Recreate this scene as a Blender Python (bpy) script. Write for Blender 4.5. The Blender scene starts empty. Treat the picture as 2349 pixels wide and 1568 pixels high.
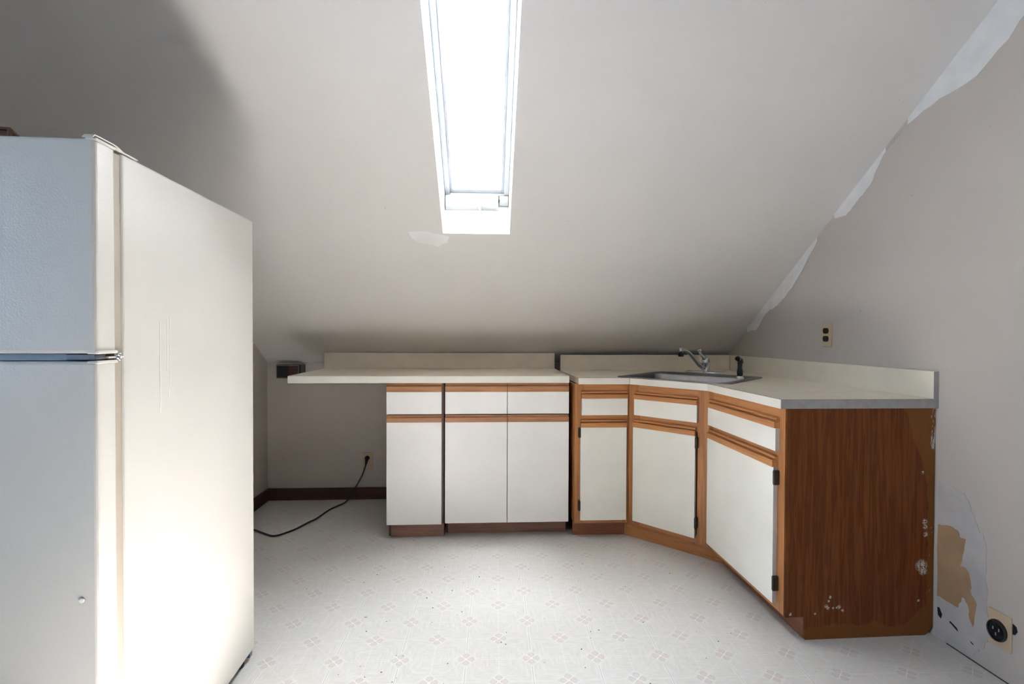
import bpy, bmesh, math, random
from mathutils import Vector, Matrix
random.seed(7)
SC = bpy.context.scene
COL = SC.collection
# ------------------------------------------------------------------ camera
F_PX = 1132.07
YAW, PITCH, ROLL, EYE = 0.0498, 0.0143, 0.0035, 1.1524
cam_d = bpy.data.cameras.new('camera')
cam = bpy.data.objects.new('camera', cam_d)
COL.objects.link(cam)
cam_d.sensor_width = 36.0
cam_d.sensor_fit = 'HORIZONTAL'
cam_d.lens = F_PX / 2349.0 * 36.0
cam_d.clip_start = 0.02
def cam_lin(P):
    X, Y, Z = P
    c, s = math.cos(YAW), math.sin(YAW)
    x, y, z = X*c - Y*s, X*s + Y*c, Z
    c, s = math.cos(PITCH), math.sin(PITCH)
    z, y = z*c + y*s, y*c - z*s
    c, s = math.cos(ROLL), math.sin(ROLL)
    x, z = x*c + z*s, -x*s + z*c
    return (x, y, z)
cols = [cam_lin(e) for e in ((1, 0, 0), (0, 1, 0), (0, 0, 1))]
right = Vector([cols[i][0] for i in range(3)])
fwd = Vector([cols[i][1] for i in range(3)])
up = Vector([cols[i][2] for i in range(3)])
M3 = Matrix((right, up, -fwd)).transposed()
cam.matrix_world = Matrix.Translation((0, 0, EYE)) @ M3.to_4x4()
SC.camera = cam
# ------------------------------------------------------------------ view, world, lights
SC.view_settings.view_transform = 'Standard'
SC.view_settings.look = 'None'
SC.view_settings.gamma = 1.0
SC.view_settings.use_curve_mapping = False
SC.view_settings.exposure = 0.33
SC.cycles.use_denoising = True
SC.cycles.max_bounces = 14
SC.cycles.diffuse_bounces = 10
SC.cycles.transparent_max_bounces = 12
SC.cycles.sample_clamp_indirect = 0.0
world = bpy.data.worlds.new('sky')
SC.world = world
world.use_nodes = True
bg = world.node_tree.nodes['Background']
bg.inputs[0].default_value = (0.82, 0.9, 1.0, 1)
bg.inputs[1].default_value = 1.0

# room numbers (metres)
XR, YB, PHI = 1.6935, 3.3522, 0.0194          # right wall / corner run frame
DK, ZK, SA = 3.4946, 0.9562, 0.7067           # knee wall, its height, slope rise
XS = -1.5224                                  # side of the alcove
CP, SP = math.cos(PHI), math.sin(PHI)
ANG = math.atan(SA)
NRM = Vector((0, math.sin(ANG), math.cos(ANG)))
SKX0, SKX1, SKY0, SKY1 = -0.2238, 0.1100, 2.4978, 1.543
ZC = 2.45
YFLAT = DK - (ZC - ZK) / SA
YN = -4.6                                     # wall behind the camera
XL = -2.6
def slope_z(y): return ZK + SA * (DK - y)
def R(a, b, z=0.0): return Vector((XR - a*CP + b*SP, YB - b*CP, z))

def area(name, loc, direction, sx, sy, power, color, spread=math.pi):
    l = bpy.data.lights.new(name, 'AREA')
    l.shape = 'RECTANGLE'; l.size = sx; l.size_y = sy
    l.energy = power; l.color = color; l.spread = spread
    o = bpy.data.objects.new(name, l); COL.objects.link(o)
    o.location = loc
    o.rotation_euler = Vector(direction).to_track_quat('-Z', 'Y').to_euler()
    return o
sky_c = Vector(((SKX0+SKX1)/2, (SKY0+SKY1)/2, slope_z((SKY0+SKY1)/2))) + NRM*0.36
area('daylight_skylight', sky_c, -NRM, 0.75, 1.65, 205.0, (0.89, 0.955, 1.0))
sl = bpy.data.lights.new('sun', 'SUN'); sl.energy = 150.0; sl.angle = math.radians(1.5); sl.color = (0.98, 0.955, 0.965)
so_ = bpy.data.objects.new('sun', sl); COL.objects.link(so_)
so_.rotation_euler = Vector((-0.16, -0.52, -1.0)).to_track_quat('-Z', 'Y').to_euler()
zl = bpy.data.lights.new('floor_fill_sun', 'SUN'); zl.energy = 36.0; zl.angle = math.radians(36); zl.color = (0.93, 0.97, 1.0)  # added wide second sun, brightens the floor close to the cabinets
zo = bpy.data.objects.new('floor_fill_sun', zl); COL.objects.link(zo)
zo.rotation_euler = Vector((0.06, 0.40, -1.0)).to_track_quat('-Z', 'Y').to_euler()
area('daylight_window', (XL-0.08, -0.15, 1.45), (1, 0, 0), 1.2, 1.1, 42.0, (0.36, 0.64, 1.0))
area('daylight_window_right', (1.0, YN-0.08, 1.45), (0, 1, 0), 1.1, 1.2, 3.0, (0.80, 0.90, 1.0))

# ------------------------------------------------------------------ materials
def srgb(r, g, b):
    f = lambda c: (c/255/12.92) if c/255 <= 0.04045 else ((c/255+0.055)/1.055)**2.4
    return (f(r), f(g), f(b), 1.0)
class NT:
    def __init__(s, name):
        s.m = bpy.data.materials.new(name); s.m.use_nodes = True
        s.t = s.m.node_tree; s.b = s.t.nodes['Principled BSDF']
    def n(s, typ, **k):
        x = s.t.nodes.new(typ)
        for a, v in k.items(): setattr(x, a, v)
        return x
    def put(s, sock, v):
        if isinstance(v, bpy.types.NodeSocket): s.t.links.new(v, sock)
        else: sock.default_value = v
    def math(s, op, a, b=0.0, c=0.0, clamp=False):
        x = s.n('ShaderNodeMath', operation=op); x.use_clamp = clamp
        s.put(x.inputs[0], a); s.put(x.inputs[1], b); s.put(x.inputs[2], c)
        return x.outputs[0]
    def coord(s, scale=(1, 1, 1), rot=(0, 0, 0), loc=(0, 0, 0)):
        tc = s.n('ShaderNodeTexCoord'); mp = s.n('ShaderNodeMapping')
        mp.inputs['Scale'].default_value = scale; mp.inputs['Rotation'].default_value = rot
        mp.inputs['Location'].default_value = loc
        s.t.links.new(tc.outputs['Object'], mp.inputs['Vector']); return mp.outputs[0]
    def noise(s, vec, scale, detail=4, rough=0.5, dist=0.0):
        x = s.n('ShaderNodeTexNoise')
        s.t.links.new(vec, x.inputs['Vector'])
        x.inputs['Scale'].default_value = scale; x.inputs['Detail'].default_value = detail
        x.inputs['Roughness'].default_value = rough; x.inputs['Distortion'].default_value = dist
        return x.outputs[0]
    def ramp(s, fac, stops):
        x = s.n('ShaderNodeValToRGB'); e = x.color_ramp.elements
        while len(e) < len(stops): e.new(0.5)
        for el, (p, c) in zip(e, stops): el.position = p; el.color = c if len(c) == 4 else (*c, 1)
        s.put(x.inputs[0], fac); return x.outputs[0]
    def mix(s, fac, a, b, blend='MIX'):
        x = s.n('ShaderNodeMix', data_type='RGBA', blend_type=blend)
        s.put(x.inputs[0], fac); s.put(x.inputs[6], a); s.put(x.inputs[7], b); return x.outputs[2]
    def bump(s, h, strength=0.1, dist=0.01):
        x = s.n('ShaderNodeBump'); x.inputs['Strength'].default_value = strength
        x.inputs['Distance'].default_value = dist
        s.put(x.inputs['Height'], h); s.t.links.new(x.outputs[0], s.b.inputs['Normal'])
    def sm(s, x, lo, hi):
        r = s.n('ShaderNodeMapRange', interpolation_type='SMOOTHSTEP')
        s.put(r.inputs[0], x)
        r.inputs[1].default_value = lo; r.inputs[2].default_value = hi
        return r.outputs[0]
def simple(name, col, rough=0.5, metal=0.0, var=0.04, scale=6, bump=0.0, bscale=200):
    t = NT(name); v = t.coord()
    f = t.noise(v, scale, 4)
    c2 = tuple(max(0, x*(1-var*2)) for x in col[:3]) + (1,)
    c3 = tuple(min(1, x*(1+var)) for x in col[:3]) + (1,)
    t.put(t.b.inputs['Base Color'], t.ramp(f, [(0.35, c2), (0.65, c3)]))
    t.b.inputs['Roughness'].default_value = rough; t.b.inputs['Metallic'].default_value = metal
    if bump: t.bump(t.noise(v, bscale, 3), bump, 0.002)
    return t.m
def wallpaint(name, col):
    t = NT(name); v = t.coord()
    f = t.noise(v, 1.7, 5, 0.6)
    c2 = tuple(x*0.95 for x in col[:3]) + (1,)
    base = t.ramp(f, [(0.3, c2), (0.7, col)])
    sp = t.noise(v, 23, 2, 0.5)
    base = t.mix(t.sm(sp, 0.775, 0.80), base, tuple(x*0.8 for x in col[:3]) + (1,))
    t.put(t.b.inputs['Base Color'], base)
    t.b.inputs['Roughness'].default_value = 0.6
    t.bump(t.noise(v, 90, 5, 0.65), 0.12, 0.004)
    return t.m
M_WALL = wallpaint('wall_paint', (0.54, 0.485, 0.435, 1))
M_SLOPE = wallpaint('ceiling_paint', (0.70, 0.675, 0.65, 1))
M_SHAFT = wallpaint('reveal_paint', (0.76, 0.77, 0.77, 1))
def oak(name, axis, light, dark, rough=0.42, scale=1.0, ring=0.5):
    t = NT(name)
    along, across = 1.2*scale, 26.0*scale
    sc = [across, across, across]; sc['xyz'.index(axis)] = along
    v = t.coord(tuple(sc), loc=(3.1, 1.7, 0.4))
    n1 = t.noise(v, 1.0, 5, 0.62, 0.4)
    sc2 = [190, 190, 190]; sc2['xyz'.index(axis)] = 5.0
    v2 = t.coord(tuple(sc2))
    n2 = t.noise(v2, 1.0, 3, 0.6)
    w = t.math('FRACT', t.math('MULTIPLY', n1, 4.5))
    rr = t.sm(t.math('ABSOLUTE', t.math('SUBTRACT', w, 0.5)), 0.05, 0.5)
    mid = tuple((l*0.62+d*0.38) for l, d in zip(light, dark))
    base = t.ramp(n1, [(0.3, mid), (0.62, light)])
    base = t.mix(t.math('MULTIPLY', rr, ring), base, dark)
    base = t.mix(t.math('MULTIPLY', t.sm(n2, 0.52, 0.66), 0.42), base, dark)
    t.put(t.b.inputs['Base Color'], base)
    t.b.inputs['Roughness'].default_value = rough
    t.bump(n2, 0.12, 0.002)
    return t
OL, OD = (0.56, 0.245, 0.085, 1), (0.27, 0.098, 0.032, 1)
M_OAK_V = oak('oak_vertical_grain', 'z', OL, OD, 0.42, 1.5, 0.38).m
M_OAK_H = oak('oak_horizontal_grain', 'x', (0.60, 0.265, 0.09, 1), (0.34, 0.13, 0.042, 1), 0.42, 1.5, 0.35).m
M_OAK_PULL = oak('oak_pull', 'x', (0.52, 0.26, 0.12, 1), (0.27, 0.11, 0.05, 1), 0.38, 1.0, 0.45).m
M_KICK_D = oak('dark_toe_kick_wood', 'x', (0.37, 0.21, 0.15, 1), (0.19, 0.095, 0.065, 1), 0.55).m
M_KICK_R = oak('reddish_toe_kick_wood', 'x', (0.30, 0.115, 0.05, 1), (0.17, 0.06, 0.028, 1), 0.5).m
M_BROWN = oak('brown_side_panel', 'z', (0.16, 0.085, 0.055, 1), (0.08, 0.04, 0.028, 1), 0.5).m
M_BASEB = oak('dark_baseboard_wood', 'x', (0.105, 0.042, 0.028, 1), (0.045, 0.018, 0.012, 1), 0.45).m
M_BOX = oak('dark_box_wood', 'x', (0.13, 0.045, 0.02, 1), (0.04, 0.016, 0.01, 1), 0.45).m
# worn veneer of the end panel (local x: 0 front .. 0.6 wall)
t = oak('worn_oak_veneer', 'z', (0.195, 0.057, 0.014, 1), (0.080, 0.020, 0.005, 1), 0.55, 2.1, 0.55)
basec = t.b.inputs['Base Color'].links[0].from_socket
tc = t.n('ShaderNodeTexCoord'); sp = t.n('ShaderNodeSeparateXYZ'); t.t.links.new(tc.outputs['Object'], sp.inputs[0])
px, pz = sp.outputs[0], sp.outputs[2]
v = t.coord()
nn = t.noise(v, 9, 4, 0.6)
# lower / right edge where the veneer varnish has yellowed
xb = t.math('MINIMUM', t.math('MINIMUM', t.math('ADD', t.math('MULTIPLY', t.math('SUBTRACT', 0.87, pz), 0.36), 0.463), 0.563),
            t.math('ADD', t.math('MULTIPLY', pz, 1.2), 0.42))
yd = t.math('SUBTRACT', t.math('ADD', px, t.math('MULTIPLY', t.math('SUBTRACT', nn, 0.5), 0.06)), xb)
yel = t.sm(yd, 0.0, 0.006)
low = t.sm(t.math('SUBTRACT', t.math('MULTIPLY', nn, 0.10), pz), 0.0, 0.012)
yel = t.math('MAXIMUM', yel, low)
basec = t.mix(t.math('MULTIPLY', yel, 0.75), basec, (0.205, 0.080, 0.018, 1))
vs = t.coord((60, 60, 14))
ns = t.noise(vs, 1.0, 4, 0.7)
edge = t.math('ADD', t.sm(px, 0.53, 0.597), t.math('MULTIPLY', t.sm(pz, 0.5, 0.85), t.sm(px, 0.56, 0.59)))
sc_ = t.sm(t.math('ADD', ns, t.math('MULTIPLY', edge, 0.11)), 0.70, 0.75)
basec = t.mix(t.math('MULTIPLY', sc_, 0.75), basec, (0.60, 0.57, 0.54, 1))
# chalky squiggle near the foot
def blob(cx, cz, r):
    dx = t.math('SUBTRACT', px, cx); dz = t.math('SUBTRACT', pz, cz)
    d = t.math('SQRT', t.math('ADD', t.math('MULTIPLY', dx, dx), t.math('MULTIPLY', dz, dz)))
    return t.math('SUBTRACT', 1.0, t.sm(d, r*0.3, r))
m_ = None
for cx, cz, r in ((.178, .16, .008), (.172, .145, .006), (.163, .125, .01), (.17, .118, .008), (.19, .118, .006), (.205, .119, .006),
                  (.214, .121, .01), (.228, .107, .008), (.02, .10, .008), (.118, .099, .006), (.535, .135, .007), (.545, .27, .030), (.552, .25, .022), (.556, .44, .014), (.558, .42, .012), (.560, .39, .012), (.545, .63, .008)):
    b_ = blob(cx, cz, r); m_ = b_ if m_ is None else t.math('MAXIMUM', m_, b_)
basec = t.mix(t.math('MULTIPLY', m_, t.sm(t.noise(v, 160, 2), 0.38, 0.55)), basec, (0.62, 0.56, 0.5, 1))
t.put(t.b.inputs['Base Color'], basec)
t.b.inputs['Specular IOR Level'].default_value = 0.2
M_PANEL = t.m
M_WHITE_L = simple('white_laminate', (0.87, 0.855, 0.83, 1), 0.38, 0, 0.015, 3)
M_CREAM_D = simple('cream_laminate_doors', (0.87, 0.85, 0.78, 1), 0.36, 0, 0.02, 4)
M_CREAM_DE = simple('door_edge_grey', (0.50, 0.46, 0.42, 1), 0.5, 0, 0.03, 8)
M_COUNTER = simple('cream_counter_laminate', (0.81, 0.74, 0.61, 1), 0.32, 0, 0.02, 10)
M_CEDGE = simple('cream_counter_edge', (0.78, 0.755, 0.68, 1), 0.35, 0, 0.015, 6)
M_CGREY = simple('bare_counter_end', (0.34, 0.325, 0.31, 1), 0.5, 0, 0.05, 30)
M_SEAM = simple('dark_seam', (0.08, 0.055, 0.04, 1), 0.6)
M_CHROME = simple('chrome', (0.70, 0.71, 0.73, 1), 0.14, 1.0, 0.01)
M_STEEL = simple('brushed_steel', (0.30, 0.29, 0.29, 1), 0.34, 1.0, 0.05, 40)
M_BLACK = simple('black_plastic', (0.012, 0.012, 0.014, 1), 0.3)
M_CORD = simple('dark_cord_rubber', (0.03, 0.032, 0.036, 1), 0.45)
M_BRONZE = simple('dark_bronze', (0.055, 0.048, 0.038, 1), 0.4, 0.6, 0.1, 60)
M_PLATE = simple('beige_outlet_plastic', (0.58, 0.44, 0.29, 1), 0.45, 0, 0.03)
M_PLATE_D = simple('dark_socket', (0.015, 0.013, 0.013, 1), 0.4)
M_PLASTER = simple('joint_compound', (0.74, 0.73, 0.71, 1), 0.75, 0, 0.03, 14, 0.1, 60)
M_TAN = simple('bare_drywall_paper', (0.40, 0.245, 0.13, 1), 0.8, 0, 0.06, 12, 0.1, 60)
M_TORN = simple('torn_wall_paint', (0.485, 0.455, 0.43, 1), 0.7, 0, 0.06, 10, 0.2, 50)
M_GAP = simple('black_gap', (0.01, 0.01, 0.01, 1), 0.8)
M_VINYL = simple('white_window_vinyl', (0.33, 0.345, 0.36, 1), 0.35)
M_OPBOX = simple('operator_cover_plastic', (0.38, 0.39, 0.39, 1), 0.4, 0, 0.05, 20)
M_ALMOND = None
t = NT('almond_pebbled_enamel'); v = t.coord()
t.b.inputs['Base Color'].default_value = (0.76, 0.735, 0.68, 1)
t.put(t.b.inputs['Base Color'], t.ramp(t.noise(v, 2.0, 3), [(0.3, (0.54, 0.52, 0.48, 1)), (0.7, (0.565, 0.545, 0.505, 1))]))
t.b.inputs['Roughness'].default_value = 0.27
t.bump(t.noise(v, 260, 2, 0.5), 0.35, 0.0012)
M_ALMOND = t.m
M_ALM_S = simple('almond_smooth_plastic', (0.62, 0.59, 0.53, 1), 0.35)
M_GASKET = simple('beige_gasket', (0.36, 0.31, 0.25, 1), 0.6)
M_FGAP = simple('door_gap_blue_grey', (0.42, 0.47, 0.52, 1), 0.4)
M_FDARK = simple('slate_handle_cap', (0.16, 0.18, 0.21, 1), 0.4, 0, 0.1, 40)
# glass: thin pane
t = NT('window_glass')
tr = t.n('ShaderNodeBsdfTransparent'); gl = t.n('ShaderNodeBsdfGlossy'); gl.inputs['Roughness'].default_value = 0.02
fr = t.n('ShaderNodeFresnel'); fr.inputs[0].default_value = 1.45
mx = t.n('ShaderNodeMixShader'); t.t.links.new(fr.outputs[0], mx.inputs[0])
t.t.links.new(tr.outputs[0], mx.inputs[1]); t.t.links.new(gl.outputs[0], mx.inputs[2])
t.t.links.new(mx.outputs[0], t.t.nodes['Material Output'].inputs[0])
M_GLASS = t.m
# floor vinyl with printed flowers
t = NT('floral_sheet_vinyl')
GX, GY, GP, GR = -0.0581, 2.6736, 0.2326, -0.0157
tc = t.n('ShaderNodeTexCoord'); sp = t.n('ShaderNodeSeparateXYZ'); t.t.links.new(tc.outputs['Object'], sp.inputs[0])
dx = t.math('SUBTRACT', sp.outputs[0], GX); dy = t.math('SUBTRACT', sp.outputs[1], GY)
c_, s_ = math.cos(GR)/GP, math.sin(GR)/GP
u = t.math('ADD', t.math('MULTIPLY', dx, c_), t.math('MULTIPLY', dy, s_))
w = t.math('SUBTRACT', t.math('MULTIPLY', dy, c_), t.math('MULTIPLY', dx, s_))
fx = t.math('SUBTRACT', t.math('FRACT', t.math('ADD', u, 100.5)), 0.5)
fy = t.math('SUBTRACT', t.math('FRACT', t.math('ADD', w, 100.5)), 0.5)
hx = t.math('SUBTRACT', t.math('FRACT', t.math('ADD', u, 100.0)), 0.5)
hy = t.math('SUBTRACT', t.math('FRACT', t.math('ADD', w, 100.0)), 0.5)
A = lambda x: t.math('ABSOLUTE', x)
near = t.math('LESS_THAN', t.math('ADD', A(fx), A(fy)), 0.5)
inv = t.math('SUBTRACT', 1.0, near)
cx = t.math('ADD', t.math('MULTIPLY', A(fx), near), t.math('MULTIPLY', A(hx), inv))
cy = t.math('ADD', t.math('MULTIPLY', A(fy), near), t.math('MULTIPLY', A(hy), inv))
mxx = t.math('MAXIMUM', cx, cy); mnn = t.math('MINIMUM', cx, cy)
e = t.math('ADD', t.math('POWER', t.math('DIVIDE', t.math('SUBTRACT', mxx, 0.074), 0.050), 2.0),
           t.math('POWER', t.math('DIVIDE', mnn, 0.050), 2.0))
petal = t.math('SUBTRACT', 1.0, t.sm(e, 0.80, 1.05))
ring = t.math('MULTIPLY', t.sm(e, 0.45, 0.80), petal)
ddi = t.math('ADD', cx, cy)
def line(d, w0, soft=1.8): return t.math('SUBTRACT', 1.0, t.sm(d, w0*0.5, w0*soft))
diamond = line(A(t.math('SUBTRACT', ddi, 0.185)), 0.006)
outside = t.sm(ddi, 0.175, 0.19)
mlx = t.math('MULTIPLY', line(A(t.math('SUBTRACT', A(fx), 0.013)), 0.0055), outside)
mly = t.math('MULTIPLY', line(A(t.math('SUBTRACT', A(fy), 0.013)), 0.0055), outside)
gx_ = t.math('MULTIPLY', line(A(fx), 0.006), outside)
gy_ = t.math('MULTIPLY', line(A(fy), 0.006), outside)
hl = t.math('MULTIPLY', t.math('MAXIMUM', line(A(hx), 0.008), line(A(hy), 0.008)), outside)
dg = t.math('MULTIPLY', line(A(t.math('SUBTRACT', cx, cy)), 0.006), t.sm(ddi, 0.0, 0.01))
# leafy arcs: circles about the half points
rr = t.math('SQRT', t.math('ADD', t.math('MULTIPLY', hx, hx), t.math('MULTIPLY', fy, fy)))
arc = line(A(t.math('SUBTRACT', rr, 0.36)), 0.008)
vv = t.coord((70, 14, 1), (0, 0, 0.785)); vv2 = t.coord((14, 70, 1), (0, 0, 0.785))
st = t.math('ADD', t.math('MULTIPLY', t.noise(vv, 1.6, 4, 0.65), near), t.math('MULTIPLY', t.noise(vv2, 1.6, 4, 0.65), inv))
big = t.noise(t.coord(), 1.3, 3)
base = t.ramp(st, [(0.3, (0.58, 0.56, 0.53, 1)), (0.72, (0.70, 0.685, 0.66, 1))])
base = t.mix(t.math('MULTIPLY', t.sm(big, 0.35, 0.7), 0.2), base, (0.65, 0.63, 0.605, 1))
LW = (0.79, 0.785, 0.775, 1)
base = t.mix(t.math('MULTIPLY', arc, 0.07), base, LW)
base = t.mix(t.math('MULTIPLY', hl, 0.30), base, LW)
base = t.mix(t.math('MULTIPLY', dg, 0.25), base, LW)
base = t.mix(t.math('MULTIPLY', t.math('MAXIMUM', gx_, t.math('MULTIPLY', gy_, 0.5)), 0.7), base, (0.44, 0.43, 0.415, 1))
base = t.mix(t.math('MULTIPLY', t.math('MAXIMUM', mlx, t.math('MULTIPLY', mly, 0.8)), 0.6), base, LW)
base = t.mix(t.math('MULTIPLY', diamond, 0.5), base, LW)
base = t.mix(t.math('MULTIPLY', petal, 0.5), base, (0.59, 0.515, 0.50, 1))
base = t.mix(t.math('MULTIPLY', ring, 0.5), base, (0.44, 0.36, 0.35, 1))
cross = t.math('MULTIPLY', line(t.math('SUBTRACT', mxx, mnn), 0.012), t.math('SUBTRACT', 1.0, t.sm(ddi, 0.15, 0.17)))
base = t.mix(t.math('MULTIPLY', cross, 0.5), base, (0.86, 0.80, 0.77, 1))
spk = t.noise(t.coord(), 95, 2, 0.5)
base = t.mix(t.math('MULTIPLY', t.sm(spk, 0.755, 0.79), 0.7), base, (0.25, 0.22, 0.2, 1))
t.put(t.b.inputs['Base Color'], base)
t.b.inputs['Roughness'].default_value = 0.42
t.bump(t.math('ADD', st, t.math('MULTIPLY', t.math('MAXIMUM', gx_, gy_), -1.2)), 0.10, 0.003)
M_FLOOR = t.m

# ------------------------------------------------------------------ builders
def obj(name, bm, mat, parent=None, smooth=False, bevel=0.0, seg=2, recalc=True):
    if recalc: bmesh.ops.recalc_face_normals(bm, faces=bm.faces)
    me = bpy.data.meshes.new(name); bm.to_mesh(me); bm.free()
    mats = mat if isinstance(mat, (list, tuple)) else [mat]
    for m in mats: me.materials.append(m)
    o = bpy.data.objects.new(name, me); COL.objects.link(o)
    if parent is not None: o.parent = parent
    if smooth:
        for p in me.polygons: p.use_smooth = True
    if bevel:
        md = o.modifiers.new('bevel', 'BEVEL'); md.width = bevel; md.segments = seg
        md.limit_method = 'ANGLE'; md.angle_limit = math.radians(40)
        md.harden_normals = False
    return o
def empty(name, loc, rz=0.0, label=None, cat=None, group=None, kind=None):
    o = bpy.data.objects.new(name, None); COL.objects.link(o)
    o.empty_display_size = 0.05
    o.location = loc; o.rotation_euler = (0, 0, rz)
    tag(o, label, cat, group, kind); return o
def tag(o, label=None, cat=None, group=None, kind=None):
    if label: o['label'] = label
    if cat: o['category'] = cat
    if group: o['group'] = group
    if kind: o['kind'] = kind
    return o
def box(bm, x0, y0, z0, x1, y1, z1, mi=0):
    vs = [bm.verts.new((x, y, z)) for z in (z0, z1) for x, y in ((x0, y0), (x1, y0), (x1, y1), (x0, y1))]
    for f in ((0, 3, 2, 1), (4, 5, 6, 7), (0, 1, 5, 4), (1, 2, 6, 5), (2, 3, 7, 6), (3, 0, 4, 7)):
        bm.faces.new([vs[i] for i in f]).material_index = mi
def prism(bm, pts, off, mi=0):
    """closed polygon (list of Vector) extruded by the vector off"""
    a = [bm.verts.new(p) for p in pts]; b = [bm.verts.new(Vector(p) + Vector(off)) for p in pts]
    bm.faces.new(a[::-1]).material_index = mi; bm.faces.new(b).material_index = mi
    n = len(a)
    for i in range(n): bm.faces.new((a[i], a[(i+1) % n], b[(i+1) % n], b[i])).material_index = mi
def lathe(bm, prof, c=(0, 0, 0), axis=(0, 0, 1), n=28, sx=1.0, sy=1.0):
    q = Vector((0, 0, 1)).rotation_difference(Vector(axis).normalized())
    rings = []
    for r, h in prof:
        rings.append([bm.verts.new(Vector(c) + q @ Vector((r*sx*math.cos(k*2*math.pi/n), r*sy*math.sin(k*2*math.pi/n), h))) for k in range(n)])
    for A_, B_ in zip(rings, rings[1:]):
        for k in range(n): bm.faces.new((A_[k], A_[(k+1) % n], B_[(k+1) % n], B_[k]))
    bm.faces.new(rings[0][::-1]); bm.faces.new(rings[-1])
def tube(bm, pts, rad, n=14, flat=1.0):
    pts = [Vector(p) for p in pts]
    rad = rad if isinstance(rad, (list, tuple)) else [rad]*len(pts)
    rings = []; prev = None
    for i, p in enumerate(pts):
        d = (pts[min(i+1, len(pts)-1)] - pts[max(i-1, 0)]).normalized()
        if prev is None:
            u_ = d.cross(Vector((0, 0, 1)));
            if u_.length < 1e-3: u_ = d.cross(Vector((0, 1, 0)))
        else: u_ = prev - d*prev.dot(d)
        u_.normalize(); prev = u_; w_ = d.cross(u_)
        rings.append([bm.verts.new(p + (u_*math.cos(k*2*math.pi/n) + w_*math.sin(k*2*math.pi/n)*flat)*rad[i]) for k in range(n)])
    for A_, B_ in zip(rings, rings[1:]):
        for k in range(n): bm.faces.new((A_[k], A_[(k+1) % n], B_[(k+1) % n], B_[k]))
    bm.faces.new(rings[0][::-1]); bm.faces.new(rings[-1])
def spline(pts, n=8):
    pts = [Vector(p) for p in pts]; out = []
    for i in range(len(pts)-1):
        p0, p1, p2, p3 = pts[max(i-1, 0)], pts[i], pts[i+1], pts[min(i+2, len(pts)-1)]
        for k in range(n):
            s = k/n
            out.append(0.5*((2*p1) + (p2-p0)*s + (2*p0-5*p1+4*p2-p3)*s*s + (-p0+3*p1-3*p2+p3)*s**3))
    out.append(pts[-1]); return out
def NB(): return bmesh.new()
def rrect(x0, y0, x1, y1, r, n=5):
    out = []
    for cx, cy, a0 in ((x1-r, y1-r, 0), (x0+r, y1-r, 90), (x0+r, y0+r, 180), (x1-r, y0+r, 270)):
        for k in range(n+1):
            a = math.radians(a0 + 90*k/n); out.append((cx + r*math.cos(a), cy + r*math.sin(a)))
    return out

# ------------------------------------------------------------------ the room
bm = NB(); box(bm, XL-0.1, YN-0.1, -0.06, 2.3, DK+0.1, 0)
tag(obj('floor', bm, M_FLOOR), 'pale sheet vinyl floor printed with small pink flowers', 'floor', kind='structure')
# knee wall at the back
bm = NB(); box(bm, XL-0.1, DK, 0, 2.3, DK+0.10, ZK+0.02)
tag(obj('wall_back', bm, M_WALL), 'low knee wall behind the counters', 'wall', kind='structure')
# ceiling: slope with the skylight opening, then flat part
bm = NB()
def quad(pts): bm.faces.new([bm.verts.new(p) for p in pts])
def S(x, y): return (x, y, slope_z(y))
for x0, x1, y0, y1 in ((XL-0.1, SKX0, DK+0.05, YFLAT), (SKX1, 2.3, DK+0.05, YFLAT), (SKX0, SKX1, DK+0.05, SKY0), (SKX0, SKX1, SKY1, YFLAT)):
    quad((S(x0, y0), S(x1, y0), S(x1, y1), S(x0, y1)))
quad(((XL-0.1, YFLAT, ZC), (2.3, YFLAT, ZC), (2.3, YN-0.1, ZC), (XL-0.1, YN-0.1, ZC)))
bmesh.ops.remove_doubles(bm, verts=bm.verts, dist=1e-4)
tag(obj('ceiling', bm, M_SLOPE), 'sloping attic ceiling, flat above the camera', 'ceiling', kind='structure')
# right wall
bm = NB()
def yb(b): return YB - b*CP
b0, b1 = -0.16, (YB-YN)/CP + 0.1
bf = (YB-YFLAT)/CP
pts = [R(0, b0, 0), R(0, b1, 0), R(0, b1, ZC+0.02), R(0, bf, ZC+0.01), R(0, b0, slope_z(yb(b0)))]
prism(bm, pts, (0.1, 0, 0))
wall_right = tag(obj('wall_right', bm, M_WALL), 'tall right wall with patched seam', 'wall', kind='structure')
# alcove side wall
bm = NB()
ys = 2.35
prism(bm, [Vector((XS, DK+0.02, 0)), Vector((XS, ys, 0)), Vector((XS, ys, slope_z(ys))), Vector((XS, DK+0.02, ZK))], (-0.1, 0, 0))
tag(obj('wall_alcove', bm, M_WALL), 'short side wall of the alcove beside the refrigerator', 'wall', kind='structure')
zs0, zs1 = 0.85, 2.05
ya, yb_ = -0.70, 0.40
bm = NB(); box(bm, XL-0.1, YN-0.1, 0, XL, ya, ZC); box(bm, XL-0.1, yb_, 0, XL, DK, ZC)
box(bm, XL-0.1, ya, 0, XL, yb_, zs0); box(bm, XL-0.1, ya, zs1, XL, yb_, ZC)
tag(obj('wall_left', bm, M_WALL), 'left wall hidden by the refrigerator', 'wall', kind='structure')
bm = NB(); wx0, wx1 = 0.45, 1.55
box(bm, XL-0.1, YN-0.1, 0, wx0, YN, ZC); box(bm, wx1, YN-0.1, 0, 2.3, YN, ZC)
box(bm, wx0, YN-0.1, 0, wx1, YN, zs0); box(bm, wx0, YN-0.1, zs1, wx1, YN, ZC)
tag(obj('wall_near', bm, M_WALL), 'wall behind the camera', 'wall', kind='structure')
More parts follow.
